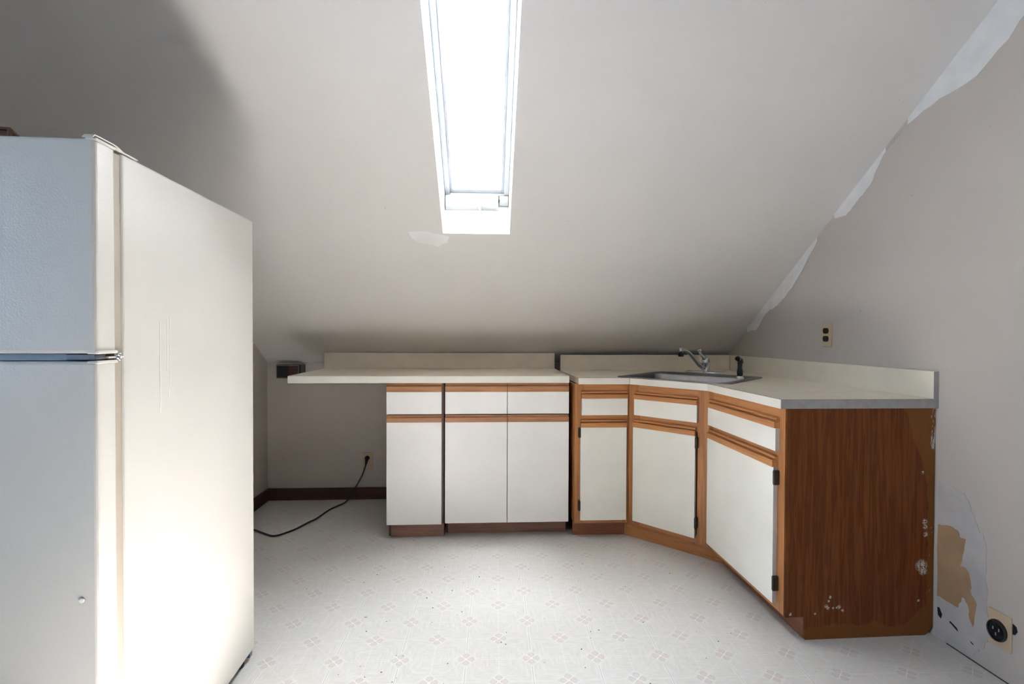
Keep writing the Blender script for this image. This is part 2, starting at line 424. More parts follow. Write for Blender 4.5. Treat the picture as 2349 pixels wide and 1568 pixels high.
for k, (loc_, rz_) in enumerate((((XL, (ya+yb_)/2, zs0), -math.pi/2), (((wx0+wx1)/2, YN, zs0), 0.0))):
    w_ = empty('window_%d' % (k+2), loc_, rz_, ('window in the left wall' if k == 0 else 'window behind the camera'), 'window', kind='structure')
    bm = NB(); W = 0.55; Hh = zs1-zs0
    for a in ((-W, 0, -W+0.05, Hh), (W-0.05, 0, W, Hh), (-W, 0, W, 0.05), (-W, Hh-0.05, W, Hh), (-W, Hh/2-0.02, W, Hh/2+0.02)):
        box(bm, a[0], -0.07, a[1], a[2], -0.02, a[3])
    obj('window_frame', bm, M_VINYL, w_)
    bm = NB(); box(bm, -W+0.04, -0.05, 0.04, W-0.04, -0.046, Hh-0.04); obj('glass', bm, M_GLASS, w_)
# baseboards
bm = NB(); box(bm, XS, DK-0.016, 0, -0.56, DK, 0.082)
tag(obj('baseboard_back', bm, M_BASEB, bevel=0.003), 'dark brown baseboard on the knee wall', 'baseboard', kind='structure')
bm = NB(); box(bm, XS, ys, 0, XS+0.016, DK-0.016, 0.082)
tag(obj('baseboard_left', bm, M_BASEB, bevel=0.003), 'dark brown baseboard on the alcove side wall', 'baseboard', kind='structure')

ceil_o = bpy.data.objects['ceiling']
bm = NB(); prism(bm, [Vector(S(x, y)) - NRM*0.0004 for x, y in ((-.397, 2.491), (-.35, 2.487), (-.312, 2.488), (-.236, 2.503), (-.195, 2.516), (-.207, 2.549), (-.23, 2.556), (-.256, 2.575), (-.28, 2.560), (-.299, 2.562), (-.353, 2.551), (-.383, 2.527))], -NRM*0.0006)
obj('joint_compound', bm, simple('ceiling_compound', (0.80, 0.79, 0.78, 1), 0.7), ceil_o)
# ------------------------------------------------------------------ skylight (window_1), local x across, local y up the slope, local z out
TS = Vector((0, -math.cos(ANG), math.sin(ANG)))
sk = empty('window_1', S((SKX0+SKX1)/2, SKY0), 0, 'narrow roof skylight in the sloping ceiling', 'skylight', kind='structure')
sk.rotation_euler = Matrix((Vector((-1, 0, 0)), TS, NRM)).transposed().to_euler()   # local x points left
W = (SKX1-SKX0)/2; Lk = (SKY0-SKY1)/math.cos(ANG); T = 0.235
bm = NB()
e_ = 0.012
for a in ((-W-e_, -e_, -W, Lk+e_), (W, -e_, W+e_, Lk+e_), (-W, -e_, W, 0), (-W, Lk, W, Lk+e_)):
    box(bm, a[0], a[1], 0.0005, a[2], a[3], T+0.05)
obj('reveal', bm, M_SHAFT, sk)
bm = NB()
def ring_(m0, m1, z0, z1, bot0=None, bot1=None):
    b0_ = m0 if bot0 is None else bot0; b1_ = m1 if bot1 is None else bot1
    box(bm, -W+m0, b0_, z0, -W+m1, Lk-m0, z1); box(bm, W-m1, b0_, z0, W-m0, Lk-m0, z1)
    box(bm, -W+m1, b0_, z0, W-m1, b1_, z1); box(bm, -W+m1, Lk-m1, z0, W-m1, Lk-m0, z1)
ring_(0.001, 0.026, T, T+0.05, 0.001, 0.05)
obj('window_frame', bm, M_VINYL, sk, bevel=0.002)
bm = NB()
ring_(0.026, 0.040, T+0.018, T+0.05, 0.050, 0.070)
obj('sash', bm, M_VINYL, sk, bevel=0.002)
bm = NB(); box(bm, -W+0.03, 0.06, T+0.036, W-0.03, Lk-0.03, T+0.041)
obj('glass', bm, M_GLASS, sk)
# crank operator box on the lower frame
bm = NB()
zb0, zb1 = T-0.062, T-0.002
prism(bm, [Vector((W-0.004, y, z)) for y, z in ((0.002, zb0), (0.030, zb0), (0.052, zb0+0.02), (0.052, zb1), (0.002, zb1))], (-0.275, 0, 0))
opb = obj('crank_housing', bm, M_OPBOX, sk, bevel=0.003)
bm = NB()
xh = W-0.185
tube(bm, spline([(xh+0.006, 0.034, zb0+0.012), (xh+0.004, 0.038, zb0-0.012), (xh, 0.020, zb0-0.022), (xh-0.006, -0.010, zb0-0.024)], 6), 0.0065, 12)
ck = obj('crank_handle', bm, M_VINYL, opb, smooth=True)
for q in ((W-0.02, 0.018), (W-0.09, 0.03), (W-0.262, 0.014)):
    bm = NB(); lathe(bm, [(0.0035, -0.002), (0.003, 0.001)], (q[0], q[1], zb0-0.0005), (0, 0, 1), 10); obj('screw', bm, M_CGREY, opb)
bm = NB(); box(bm, -W+0.002, 0.006, zb0+0.03, -W+0.05, 0.05, zb1)
obj('catch_block', bm, M_OPBOX, sk, bevel=0.003)

# ------------------------------------------------------------------ plaster patches and marks on the right wall
def wallslab(name, pts, mat, th=0.0012, label=None):
    bm = NB(); prism(bm, [R(0.0004, b, z) for b, z in pts], (-th, 0, 0))
    return tag(obj(name, bm, mat, wall_right), label)
def jag(pts, amp, n=5, seed=1, closed=True):
    rn = random.Random(seed); out = []
    for i in range(len(pts)):
        a = pts[i]; b = pts[(i+1) % len(pts)]
        for k in range(n):
            s = k/n; j = 0 if k == 0 else amp
            out.append((a[0]+(b[0]-a[0])*s + rn.uniform(-j, j), a[1]+(b[1]-a[1])*s + rn.uniform(-j, j)))
    return out
def seam(b): return slope_z(YB-b*CP)
def strip(b0, b1, widths, seed):
    rn = random.Random(seed); up_, lo = [], []
    n = 26
    for i in range(n+1):
        b = b0+(b1-b0)*i/n; f = i/n*(len(widths)-1); k = min(int(f), len(widths)-2)
        wd = widths[k]+(widths[k+1]-widths[k])*(f-k)
        up_.append((b, seam(b)+0.002)); lo.append((b + rn.uniform(-.004, .004), seam(b)-wd - rn.uniform(0, .008)))
    return up_ + lo[::-1]
wallslab('joint_compound', strip(1.40, 2.3, [0.02, 0.075, 0.16, 0.17, 0.13, 0.10, 0.10, .1], 3), M_PLASTER)
wallslab('joint_compound', strip(0.985, 1.29, [0.012, 0.075, 0.075, 0.07, 0.012], 5), M_PLASTER)
wallslab('joint_compound', strip(0.205, 0.86, [0.02, 0.085, 0.055, 0.095, 0.10, 0.07, 0.015], 8), M_PLASTER)
wallslab('joint_compound', strip(1.29, 1.40, [0.012, 0.018, 0.012], 9), M_TORN)
tan = [(1.560, .435), (1.609, .447), (1.636, .443), (1.643, .423), (1.667, .422), (1.663, .382), (1.648, .315), (1.670, .318), (1.683, .300), (1.690, .261), (1.687, .244), (1.706, .218), (1.708, .198), (1.703, .154), (1.698, .122), (1.687, .142), (1.680, .186), (1.670, .204), (1.656, .204), (1.644, .162), (1.612, .161), (1.577, .162), (1.560, .160)]
wallslab('torn_paper', jag([(1.560, .60), (1.66, .585), (1.70, .50), (1.735, .44), (1.745, .25), (1.75, .10), (1.70, .02), (1.560, .01)], .006, 6, 4), M_TORN, 0.0010)
wallslab('bare_drywall_patch', jag(tan, .0035, 3, 2), M_TAN, 0.0016, 'tan bare drywall paper')
wallslab('wall_gouge', [(1.562, .118), (1.571, .121), (1.582, .100), (1.578, .082), (1.566, .090)], M_GAP, 0.0016, 'small black hole')
wallslab('wall_gouge', [(1.615, .094), (1.64, .083), (1.645, .073), (1.64, .074), (1.61, .089)], M_GAP, 0.0016)
wallslab('wall_gouge', [(1.69, .066), (1.701, .062), (1.700, .058), (1.69, .063)], M_GAP, 0.0016)
wallslab('wall_gouge', [(1.828, .209), (1.838, .204), (1.842, .190), (1.835, .176), (1.828, .174)], M_GAP, 0.0016)
wallslab('floor_line_gap', [(1.60, .004), (1.9, .004), (2.2, .004), (2.2, 0.0), (1.6, 0.0)], M_SEAM, 0.0012)

# ------------------------------------------------------------------ refrigerator (local x: left from the right side, local y: rear, origin front-right-bottom of the body)
FX, FY, FPH = -0.8286, 1.7926, 0.0302
ex = Vector((math.cos(FPH), math.sin(FPH), 0))
front = Vector((math.sin(FPH), -math.cos(FPH), 0))
forg = Vector((FX, FY, 0)) + front*0.655
fr_ = empty('refrigerator', forg, FPH, 'almond top-freezer refrigerator with pebbled doors at the left edge', 'refrigerator')
FW = 0.745
TB = 1.551
bm = NB(); box(bm, -FW, 0, 0.032, 0, 0.655, TB)
obj('cabinet_body', bm, M_ALMOND, fr_, bevel=0.006, seg=3)
bm = NB(); box(bm, -FW+0.004, -0.0205, 0.10, -0.004, 0.001, TB-0.006)
obj('gasket', bm, M_GASKET, fr_)
def fdoor(name, z0, z1):
    bm = NB(); box(bm, -FW, -0.078, z0, 0.0, -0.020, z1)
    d = obj(name, bm, M_ALMOND, fr_, bevel=0.007, seg=3)
    return d
d1 = fdoor('freezer_door', 1.1105, 1.5535); d2 = fdoor('refrigerator_door', 0.09, 1.0945)
for d, za, zb in ((d1, 1.1095, 1.1165), (d1, 1.5495, 1.5555), (d2, 1.0885, 1.0955)):
    bm = NB(); box(bm, -0.020, -0.0775, za, 0.003, -0.018, zb)
    obj('end_cap', bm, M_ALM_S, d, bevel=0.003, seg=3)
bm = NB(); box(bm, -FW+0.01, -0.055, 1.096, -0.075, -0.0, 1.109)
obj('centre_rail', bm, M_FGAP, fr_)
bm = NB(); prism(bm, [Vector((x, -0.074, z)) for x, z in ((-0.062, 1.0975), (-0.006, 1.0975), (-0.004, 1.100), (-0.006, 1.1085), (-0.062, 1.1085))], (0, 0.03, 0))
obj('trim_cap', bm, M_FDARK, fr_, bevel=0.001)
bm = NB(); box(bm, -0.02, -0.045, 1.099, 0.001, 0.002, 1.103)
hg = obj('middle_hinge', bm, M_ALM_S, fr_, bevel=0.001)
bm = NB()
for z in (1.0965, 1.1065): lathe(bm, [(0.0028, -0.002), (0.0042, 0), (0.0042, 0.003), (0.002, 0.005)], (-0.002, -0.010, z), (1, -0.3, 0), 12)
lathe(bm, [(0.0035, -0.004), (0.0055, 0), (0.0055, 0.004), (0.003, 0.006)], (-0.002, -0.016, 1.1015), (1, -0.3, 0), 12)
obj('hinge_screws', bm, M_CHROME, hg, smooth=True)
# top hinge strap: from over the door, stepping down to the body
bm = NB()
prof = [(-0.086, 1.5535), (-0.080, 1.560), (-0.030, 1.5605), (-0.012, 1.5585), (0.004, 1.5535), (0.05, 1.5535)]
ptsu = [Vector((-0.018, y, z)) for y, z in prof] + [Vector((-0.018, y, z-0.0022)) for y, z in prof[::-1]]
prism(bm, ptsu, (0.0205, 0, 0))
obj('top_hinge', bm, M_ALM_S, fr_)
bm = NB(); box(bm, -FW+0.02, -0.05, 0.012, -0.02, 0.03, 0.085); obj('toe_grille', bm, M_BLACK, fr_)
for x, y in ((-0.03, 0.60), (-FW+0.03, 0.60), (-0.03, 0.06), (-FW+0.03, 0.06)):
    bm = NB(); lathe(bm, [(0.016, 0.0), (0.018, 0.004), (0.018, 0.01), (0.008, 0.012), (0.008, 0.034)], (x, y, 0), n=16)
    obj('foot', bm, M_BLACK, fr_, smooth=False)
bm = NB(); box(bm, -0.10, 0.625, 0.014, -0.004, 0.645, 0.033); obj('rear_bracket', bm, M_FDARK, fr_)
bm = NB(); lathe(bm, [(0.0, -0.001), (0.006, 0), (0.006, 0.0012), (0.003, 0.002)], (-0.032, -0.0782, 0.600), (0, -1, 0), 16)
obj('door_plug', bm, M_ALM_S, d2, smooth=True)
M_DRIP = simple('dried_drip', (0.66, 0.65, 0.62, 1), 0.3)
for ty, z0_, z1_ in ((0.130, 0.955, 1.185), (0.158, 1.06, 1.195), (0.170, 1.02, 1.195), (0.165, 0.99, 1.010)):
    bm = NB(); box(bm, 0.0002, ty-0.0009, z0_, 0.0008, ty+0.0009, z1_); obj('drip_mark', bm, M_DRIP, fr_)
# wooden box on top
bx = empty('wooden_box', (-1.163, 1.27, TB+0.001), 0.0, 'dark brown many-sided wooden box standing on top of the refrigerator', 'box')
oct_ = [Vector((0, 0, 0))]
for ang_, ln in ((117, 0.10), (90, 0.09), (45+90, 0.06), (180, 0.14), (225, 0.07), (270, 0.12), (300, 0.09)):
    oct_.append(oct_[-1] + Vector((math.cos(math.radians(ang_)), math.sin(math.radians(ang_)), 0))*ln)
cen = sum(oct_, Vector((0, 0, 0)))/len(oct_)
BH = 0.102
def inset(f, z): return [Vector((p.x+(cen.x-p.x)*f, p.y+(cen.y-p.y)*f, z)) for p in oct_]
o2, i2 = inset(0.05, 0), inset(0.12, 0)
for k in range(len(oct_)):
    q = (k+1) % len(oct_)
    bm = NB(); prism(bm, [o2[k], o2[q], i2[q], i2[k]], (0, 0, BH-0.006)); obj('side_board', bm, M_BOX, bx)
    bm = NB(); c_p = inset(0.035, 0)[k]; lathe(bm, [(0.005, 0), (0.005, BH-0.006)], (c_p.x, c_p.y, 0), n=10); obj('corner_post', bm, M_BOX, bx)
bm = NB(); ro0, ri0 = inset(0.0, BH-0.006), inset(0.13, BH-0.006)
for k in range(len(oct_)):
    q = (k+1) % len(oct_); prism(bm, [ro0[k], ro0[q], ri0[q], ri0[k]], (0, 0, 0.006))
bmesh.ops.remove_doubles(bm, verts=bm.verts, dist=1e-5)
obj('rim', bm, M_BOX, bx)
bm = NB(); prism(bm, inset(0.10, 0.0), (0, 0, 0.006)); obj('bottom_board', bm, M_BOX, bx)

# ------------------------------------------------------------------ cabinets
def pull_left(parent, x0, x1, ztop, zbot):
    bm = NB()
    zf = zbot + (ztop-zbot)*0.66
    pts = [(0.0, ztop), (-0.006, ztop), (-0.0075, zf+0.004), (-0.0195, zf), (-0.0215, zf-0.002), (-0.0215, zbot), (0.0, zbot)]
    prism(bm, [Vector((x0, y, z)) for y, z in pts], (x1-x0, 0, 0))
    return obj('finger_pull', bm, M_OAK_PULL, parent, bevel=0.0008)
def pull_right(parent, x0, x1, ztop, zbot):
    bm = NB()
    pts = [(0.0, ztop), (-0.010, ztop), (-0.0135, ztop-0.002), (-0.0145, ztop-0.006), (-0.0135, ztop-0.010), (-0.008, ztop-0.013), (-0.007, ztop-0.016),
           (-0.010, ztop-0.0175), (-0.0235, ztop-0.0150), (-0.0245, ztop-0.017), (-0.0245, zbot+0.001), (-0.0235, zbot), (0.0, zbot)]
    prism(bm, [Vector((x0, y, z)) for y, z in pts], (x1-x0, 0, 0))
    return obj('finger_pull', bm, M_OAK_H, parent, bevel=0.0006)
def panel(name, parent, x0, x1, z0, z1, mats, th=0.019, bev=0.0012):
    bm = NB(); box(bm, x0, -th, z0, x1, -0.0006, z1)
    for f in bm.faces:
        f.material_index = 0 if f.calc_center_median().y < -th+0.0005 else (1 if len(mats) > 1 else 0)
    return obj(name, bm, mats, parent, bevel=bev, recalc=True)
FACE = 2.800           # carcass front of the left run (doors stand 19 mm proud)
def left_cab(x0, x1, doors, zdoor, kx0, kx1, ky, label, kickh):
    e = empty('base_cabinet', (x0, FACE, 0), 0, label, 'cabinet')
    w = x1-x0
    bm = NB()
    for a in ((0, 0.016), (w-0.016, w)): box(bm, a[0], 0, kickh, a[1], 0.58, 0.882)
    box(bm, 0.016, 0.57, kickh, w-0.016, 0.58, 0.882); box(bm, 0.016, 0.0, kickh, w-0.016, 0.57, kickh+0.016)
    box(bm, 0.016, 0.0, 0.60, w-0.016, 0.57, 0.612)
    for a in (0.0, w-0.016): box(bm, a, ky-FACE+0.012, 0, a+0.016, 0.58, kickh)
    obj('carcass', bm, M_BROWN, e)
    for a, b in doors:
        a -= x0; b -= x0
        d = panel('drawer', e, a, b, 0.7065, 0.8315, [M_WHITE_L]); pull_left(d, a, b, 0.880, 0.8315)
        d = panel('door', e, a, b, zdoor, 0.6605, [M_WHITE_L]); pull_left(d, a, b, 0.7000, 0.6605)
    bm = NB(); box(bm, kx0-x0, ky-FACE, 0, kx1-x0, ky-FACE+0.012, kickh)
    obj('toe_kick', bm, M_KICK_D, e, bevel=0.001)
    return e
left_cab(-0.560, -0.245, [(-0.562, -0.256)], 0.0845, -0.546, -0.246, 2.832,
         'narrow white base cabinet with one drawer and one door, nearest the refrigerator', 0.082)
left_cab(-0.237, 0.464, [(-0.2365, 0.1125), (0.1155, 0.4640)], 0.0895, -0.226, 0.461, 2.866,
         'wide white base cabinet with two drawers over two doors', 0.087)

def hinge(parent, x, z0, z1, side):
    bm = NB()
    w = 0.010
    pts = [(x-w*0.6, z0+0.004), (x-w*0.2, z0), (x+w*0.3, z0), (x+w*0.6, z0+0.005), (x+w*0.6, z1-0.005), (x+w*0.3, z1), (x-w*0.2, z1), (x-w*0.6, z1-0.004)]
    prism(bm, [Vector((px_, -0.0215, pz_)) for px_, pz_ in pts], (0, 0.021, 0))
    tube(bm, [(x+side*0.004, -0.022, z0+0.004), (x+side*0.004, -0.022, z1-0.004)], 0.0038, 10)
    return obj('hinge', bm, M_BRONZE, parent, bevel=0.0008)
def frame_cab(name, org, xdir, w, door, drawer, hside, stiles, label, zb=0.088, ztop=0.878, ring_pts=None):
    ang = math.atan2(xdir.y, xdir.x)
    e = empty(name, (org.x, org.y, 0), ang, label, 'cabinet')
    # face frame
    x0, x1, z0, z1 = door; X0, X1, Z0, Z1 = drawer
    s0, s1 = stiles
    for xa, xb in ((0, s0), (w-s1, w)):
        bm = NB(); box(bm, xa, 0, zb, xb, 0.019, ztop); obj('stile', bm, M_OAK_V, e, bevel=0.0006)
    for za, zc_ in ((ztop-0.055, ztop), (0.66, 0.725), (zb, zb+0.040)):
        bm = NB(); box(bm, s0, 0.0002, za, w-s1, 0.019, zc_); obj('rail', bm, M_OAK_H, e, bevel=0.0006)
    dr = panel('drawer', e, X0, X1, Z0, Z1-0.039, [M_CREAM_D, M_CREAM_DE]); pull_right(dr, X0, X1, Z1, Z1-0.039)
    d = panel('door', e, x0, x1, z0, z1-0.041, [M_CREAM_D, M_CREAM_DE]); pull_right(d, x0, x1, z1, z1-0.041)
    hx_ = x0-0.005 if hside < 0 else x1+0.005
    for za, zb_ in ((0.577, 0.634), (0.166, 0.224)): hinge(d, hx_, za, zb_, hside)
    # shell of the carcass, open at the top
    loc = Matrix.Rotation(-ang, 3, 'Z')
    P = [loc @ (Vector((p.x, p.y, 0)) - Vector((org.x, org.y, 0))) for p in ring_pts]
    bm = NB(); th = 0.014
    for p, q in zip(P, P[1:]):
        d_ = (q-p).normalized(); n_ = Vector((-d_.y, d_.x, 0))*-th
        prism(bm, [Vector((p.x, p.y, zb)), Vector((q.x, q.y, zb)), Vector((q.x, q.y, zb)) + n_, Vector((p.x, p.y, zb)) + n_], (0, 0, 0.785 if zb > 0.05 else 0.86))
    bot = [Vector((p.x, p.y, zb+0.002)) for p in P]
    prism(bm, bot, (0, 0, 0.014))
    obj('carcass', bm, M_OAK_V, e)
    return e
FB = 0.597
def kick(parent, org, xdir, a, b, mat, h=0.087, th=0.012):
    """toe kick board between two plan points given in the run frame"""
    pa, pb = R(*a), R(*b)
    d_ = (pb-pa).normalized(); n_ = Vector((-d_.y, d_.x, 0))*th
    inv_ = Matrix.Rotation(-math.atan2(xdir.y, xdir.x), 3, 'Z'); o_ = Vector((org.x, org.y, 0))
    f = lambda p: inv_ @ (p-o_)
    bm = NB(); prism(bm, [f(pa), f(pb), f(pb+n_), f(pa+n_)], (0, 0, h))
    return obj('toe_kick', bm, mat, parent, bevel=0.0006)
# left leg unit
o1, xd1 = R(1.213, FB), Vector((1, 0, 0))
c1 = frame_cab('base_cabinet', o1, xd1, 0.3075, (0.031, 0.2925, 0.111, 0.6765), (0.036, 0.2975, 0.7035, 0.837), -1, (0.050, 0.026),
   'narrow oak framed cabinet with cream door, left of the diagonal sink cabinet',
   ring_pts=[R(1.213, FB-0.019), R(1.213, 0.02), R(0.908, 0.02), R(0.908, FB-0.019)])
kick(c1, o1, xd1, (1.210, 0.54), (0.912, 0.54), M_KICK_R)
# diagonal sink unit
W2, W1 = R(0.9045, FB), R(FB-0.003, 0.9265)
xd2 = (W1-W2).normalized(); wd = (W1-W2).length
c2 = frame_cab('corner_cabinet', W2, xd2, wd, (0.038, 0.392, 0.115, 0.682), (0.044, 0.400, 0.7085, 0.8375), 1, (0.070, 0.060),
   'diagonal oak framed corner cabinet beneath the steel sink',
   ring_pts=[R(0.9045, FB-0.03), R(0.9045, 0.02), R(0.02, 0.02), R(0.02, 0.925), R(FB-0.03, 0.925)])
k2 = kick(c2, W2, xd2, (0.910, 0.541), (0.519, 0.922), M_OAK_H)
bm = NB()
ph_ = Matrix.Rotation(-math.atan2(xd2.y, xd2.x), 3, 'Z') @ (R(0.625, 0.819) - Vector((W2.x, W2.y, 0)))
lathe(bm, [(0.0085, -0.001), (0.0085, 0.001), (0.005, 0.0015)], (ph_.x, ph_.y-0.0008, 0.062), (0, -1, 0), 18)
obj('knot_plug', bm, M_KICK_D, k2)
# right leg unit
o3 = R(FB, 0.9305); xd3 = Vector((SP, -CP, 0))
LEN = 1.556
wr = LEN-0.9305
c3 = frame_cab('base_cabinet', o3, xd3, wr-0.0005, (0.018, 0.572, 0.115, 0.686), (0.022, 0.582, 0.7085, 0.8365), 1, (0.040, 0.058),
   'oak framed cabinet with cream door and exposed brown end panel against right wall',
   ring_pts=[R(FB-0.03, 0.9305), R(0.02, 0.9305), R(0.02, LEN-0.016)])
kick(c3, o3, xd3, (0.519, 0.922), (0.519, LEN-0.012), M_KICK_R)
# end panel of the right unit: a wrapper so that its own x runs from the face frame to the wall
pe = o3 + xd3*(wr)
bm = NB()
pp = [(0, 0.088), (0, 0.878), (0.594, 0.878), (0.594, 0.03), (0.565, 0.0), (0.079, 0.0), (0.079, 0.088)]
prism(bm, [Vector((x, 0, z)) for x, z in pp], (0, 0.012, 0))
ep = obj('end_panel', bm, M_PANEL, c3, bevel=0.0006)
ep.location = (wr, 0.0, 0); ep.rotation_euler = (0, 0, math.pi/2)   # local x -> into the cabinet
ep['label'] = 'brown oak veneer end panel, chipped beside the wall'

# ------------------------------------------------------------------ left countertop
lc = empty('countertop', (-1.0933, 2.762, 0.883), 0, 'straight cream laminate countertop overhanging an empty bay at its left end', 'countertop')
LW_, LD_ = 0.4615+1.0933, 0.627
bm = NB(); box(bm, 0, 0.0012, 0, LW_, LD_, 0.041)
obj('slab', bm, M_COUNTER, lc, bevel=0.0008)
bm = NB(); box(bm, -0.0004, -0.0008, 0.0, LW_+0.0004, 0.0012, 0.0395)
obj('front_edge', bm, M_CEDGE, lc)
bm = NB(); box(bm, -0.0004, -0.0006, 0.0395, LW_+0.0004, 0.0014, 0.0408)
obj('edge_seam', bm, M_SEAM, lc)
bm = NB(); box(bm, 0.0, LD_-0.020, 0.041, LW_, LD_, 0.1455)
obj('backsplash', bm, M_COUNTER, lc, bevel=0.001)
# ------------------------------------------------------------------ right countertop with sink cut-out
CT, CH = 0.914, 0.036
rc = empty('countertop', (R(0.6, 0.6).x, R(0.6, 0.6).y, CT-CH), 0, 'angled cream laminate corner countertop holding the sink', 'countertop')
ro = Vector((R(0.6, 0.6).x, R(0.6, 0.6).y, 0))
outer = [(0.001, 0.0), (1.197, 0.0), (1.197, 0.6208), (0.9085, 0.6208), (0.6208, 0.960), (0.6208, 1.553), (0.001, 1.553)]
SC_C = Vector((0, 0, 0)); sc_ab = (0.553, 0.592)
SKC = R(*sc_ab); sa_ = math.radians(-45.0)
SW, SD = 0.635, 0.56
rot = Matrix.Rotation(sa_, 3, 'Z')
bm = NB()
def loop_(pts, z):
    vs = [bm.verts.new((p.x-ro.x, p.y-ro.y, z)) for p in pts]
    return vs, [bm.edges.new((vs[i], vs[(i+1) % len(vs)])) for i in range(len(vs))]
hole = [SKC + rot @ Vector((x, y, 0)) for x, y in rrect(-SW/2+0.02, -SD/2+0.02, SW/2-0.02, SD/2-0.02, 0.03, 3)]
out_w = [R(a, b) for a, b in outer]
vt, et = loop_(out_w, CH); ht, eh = loop_(hole, CH)
r_ = bmesh.ops.triangle_fill(bm, use_beauty=True, use_dissolve=False, edges=et+eh)
vb, eb = loop_(out_w, 0); hb, ehb = loop_(hole, 0)
bmesh.ops.triangle_fill(bm, use_beauty=True, use_dissolve=False, edges=eb+ehb)
for T_, B_ in ((vt, vb), (ht, hb)):
    for i in range(len(T_)): bm.faces.new((T_[i], T_[(i+1) % len(T_)], B_[(i+1) % len(T_)], B_[i]))
obj('slab', bm, M_COUNTER, rc)
def edge_strip(name, a, b, z0, z1, th, mat, parent=rc):
    pa, pb = R(*a)-ro, R(*b)-ro; d_ = (pb-pa).normalized(); n_ = Vector((d_.y, -d_.x, 0))*th
    bm = NB(); prism(bm, [Vector((q.x, q.y, z0)) for q in (pa, pb, pb+n_, pa+n_)], (0, 0, z1-z0))
    return obj(name, bm, mat, parent)
for a, b in ((outer[2], outer[3]), (outer[3], outer[4]), (outer[4], outer[5])):
    edge_strip('front_edge', a, b, 0.0002, CH-0.0012, 0.0012, M_CEDGE); edge_strip('edge_seam', a, b, CH-0.0012, CH-0.0001, 0.0011, M_SEAM)
edge_strip('bare_end', outer[5], outer[6], 0.0002, CH-0.0002, 0.0012, M_CGREY)['label'] = 'bare grey end of the countertop'
for q in (outer[3], outer[4]):
    p_ = R(*q)-ro; bm = NB(); box(bm, p_.x-0.0008, p_.y-0.0024, 0.001, p_.x+0.0008, p_.y-0.0002, CH-0.001); obj('edge_joint', bm, M_SEAM, rc)
bsz = 0.1045
def bsplash(pts):
    bm = NB(); prism(bm, [Vector(((R(*q)-ro).x, (R(*q)-ro).y, CH)) for q in pts], (0, 0, bsz)); return obj('backsplash', bm, M_COUNTER, rc, bevel=0.001)
bsplash([(0.0205, 0.0), (1.197, 0.0), (1.197, 0.019), (0.0205, 0.019)])
bsplash([(0.001, 0.0), (0.0200, 0.0), (0.0200, 1.552), (0.001, 1.552)])
bm = NB(); prism(bm, [Vector(((R(*q)-ro).x, (R(*q)-ro).y, CH)) for q in ((0.001, 1.552), (0.020, 1.552), (0.020, 1.5535), (0.001, 1.5535))], (0, 0, bsz))
obj('bare_splash_end', bm, M_CGREY, rc)

# ------------------------------------------------------------------ sink
sk_ = empty('sink', (SKC.x, SKC.y, CT), sa_, 'single bowl stainless steel sink set diagonally into the corner countertop', 'sink')
bm = NB()
n = 5
loops = [(rrect(-SW/2, -SD/2, SW/2, SD/2, 0.035, n), 0.0005), (rrect(-SW/2+0.002, -SD/2+0.002, SW/2-0.002, SD/2-0.002, 0.034, n), 0.0045),
         (rrect(-SW/2+0.012, -SD/2+0.012, SW/2-0.012, SD/2-0.012, 0.03, n), 0.006),
         (rrect(-SW/2+0.040, -SD/2+0.035, SW/2-0.040, SD/2-0.125, 0.06, n), 0.004),
         (rrect(-SW/2+0.046, -SD/2+0.041, SW/2-0.046, SD/2-0.131, 0.058, n), -0.004),
         (rrect(-SW/2+0.060, -SD/2+0.055, SW/2-0.060, SD/2-0.145, 0.055, n), -0.135),
         (rrect(-SW/2+0.085, -SD/2+0.080, SW/2-0.085, SD/2-0.170, 0.045, n), -0.158)]
prev = None
for pts, z in loops:
    vs = [bm.verts.new((x, y, z)) for x, y in pts]
    if prev:
        for i in range(len(vs)): bm.faces.new((prev[i], prev[(i+1) % len(vs)], vs[(i+1) % len(vs)], vs[i]))
    prev = vs
bm.faces.new(prev)
so = obj('basin', bm, M_STEEL, sk_, smooth=True)
md = so.modifiers.new('solid', 'SOLIDIFY'); md.thickness = 0.0012; md.offset = -1
bm = NB(); lathe(bm, [(0.044, 0), (0.044, 0.002), (0.036, 0.003), (0.03, -0.002)], (0, -0.045, -0.1575), n=28)
obj('drain', bm, M_CHROME, sk_, smooth=True)
# ------------------------------------------------------------------ faucet (local frame as the sink: y toward the corner)
FZ = CT+0.006
fb = SKC + rot @ Vector((0.0, SD/2-0.060, 0))
fb = Vector((1.342, 2.975, 0))
fc = empty('faucet', (fb.x, fb.y, FZ), sa_, 'single lever chrome faucet with black aerator behind the sink bowl', 'faucet')
ir = rot.inverted()
def L(x, y, z): v_ = ir @ Vector((x-fb.x, y-fb.y, 0)); return Vector((v_.x, v_.y, z-FZ))
bm = NB()
pl = [Vector((0.128*math.cos(k*math.pi/18)*1.0, 0.030*math.sin(k*math.pi/18), 0)) for k in range(36)]
a0 = [bm.verts.new(p) for p in pl]; a1_ = [bm.verts.new(p*1.0+Vector((0, 0, 0.008))) for p in pl]; a2_ = [bm.verts.new(Vector((p.x*0.86, p.y*0.8, 0.014))) for p in pl]
for A_, B_ in ((a0, a1_), (a1_, a2_)):
    for k in range(36): bm.faces.new((A_[k], A_[(k+1) % 36], B_[(k+1) % 36], B_[k]))
bm.faces.new(a2_); bm.faces.new(a0[::-1])
obj('deck_plate', bm, M_CHROME, fc, smooth=True, bevel=0.001)
bm = NB(); lathe(bm, [(0.026, 0.010), (0.0245, 0.016), (0.0235, 0.062), (0.0245, 0.064), (0.0245, 0.067), (0.0235, 0.070), (0.0225, 0.082), (0.0185, 0.093), (0.011, 0.100), (0.002, 0.1025)])
obj('body', bm, M_CHROME, fc, smooth=True)
bm = NB()
tipx, tipy = 1.126, 2.820
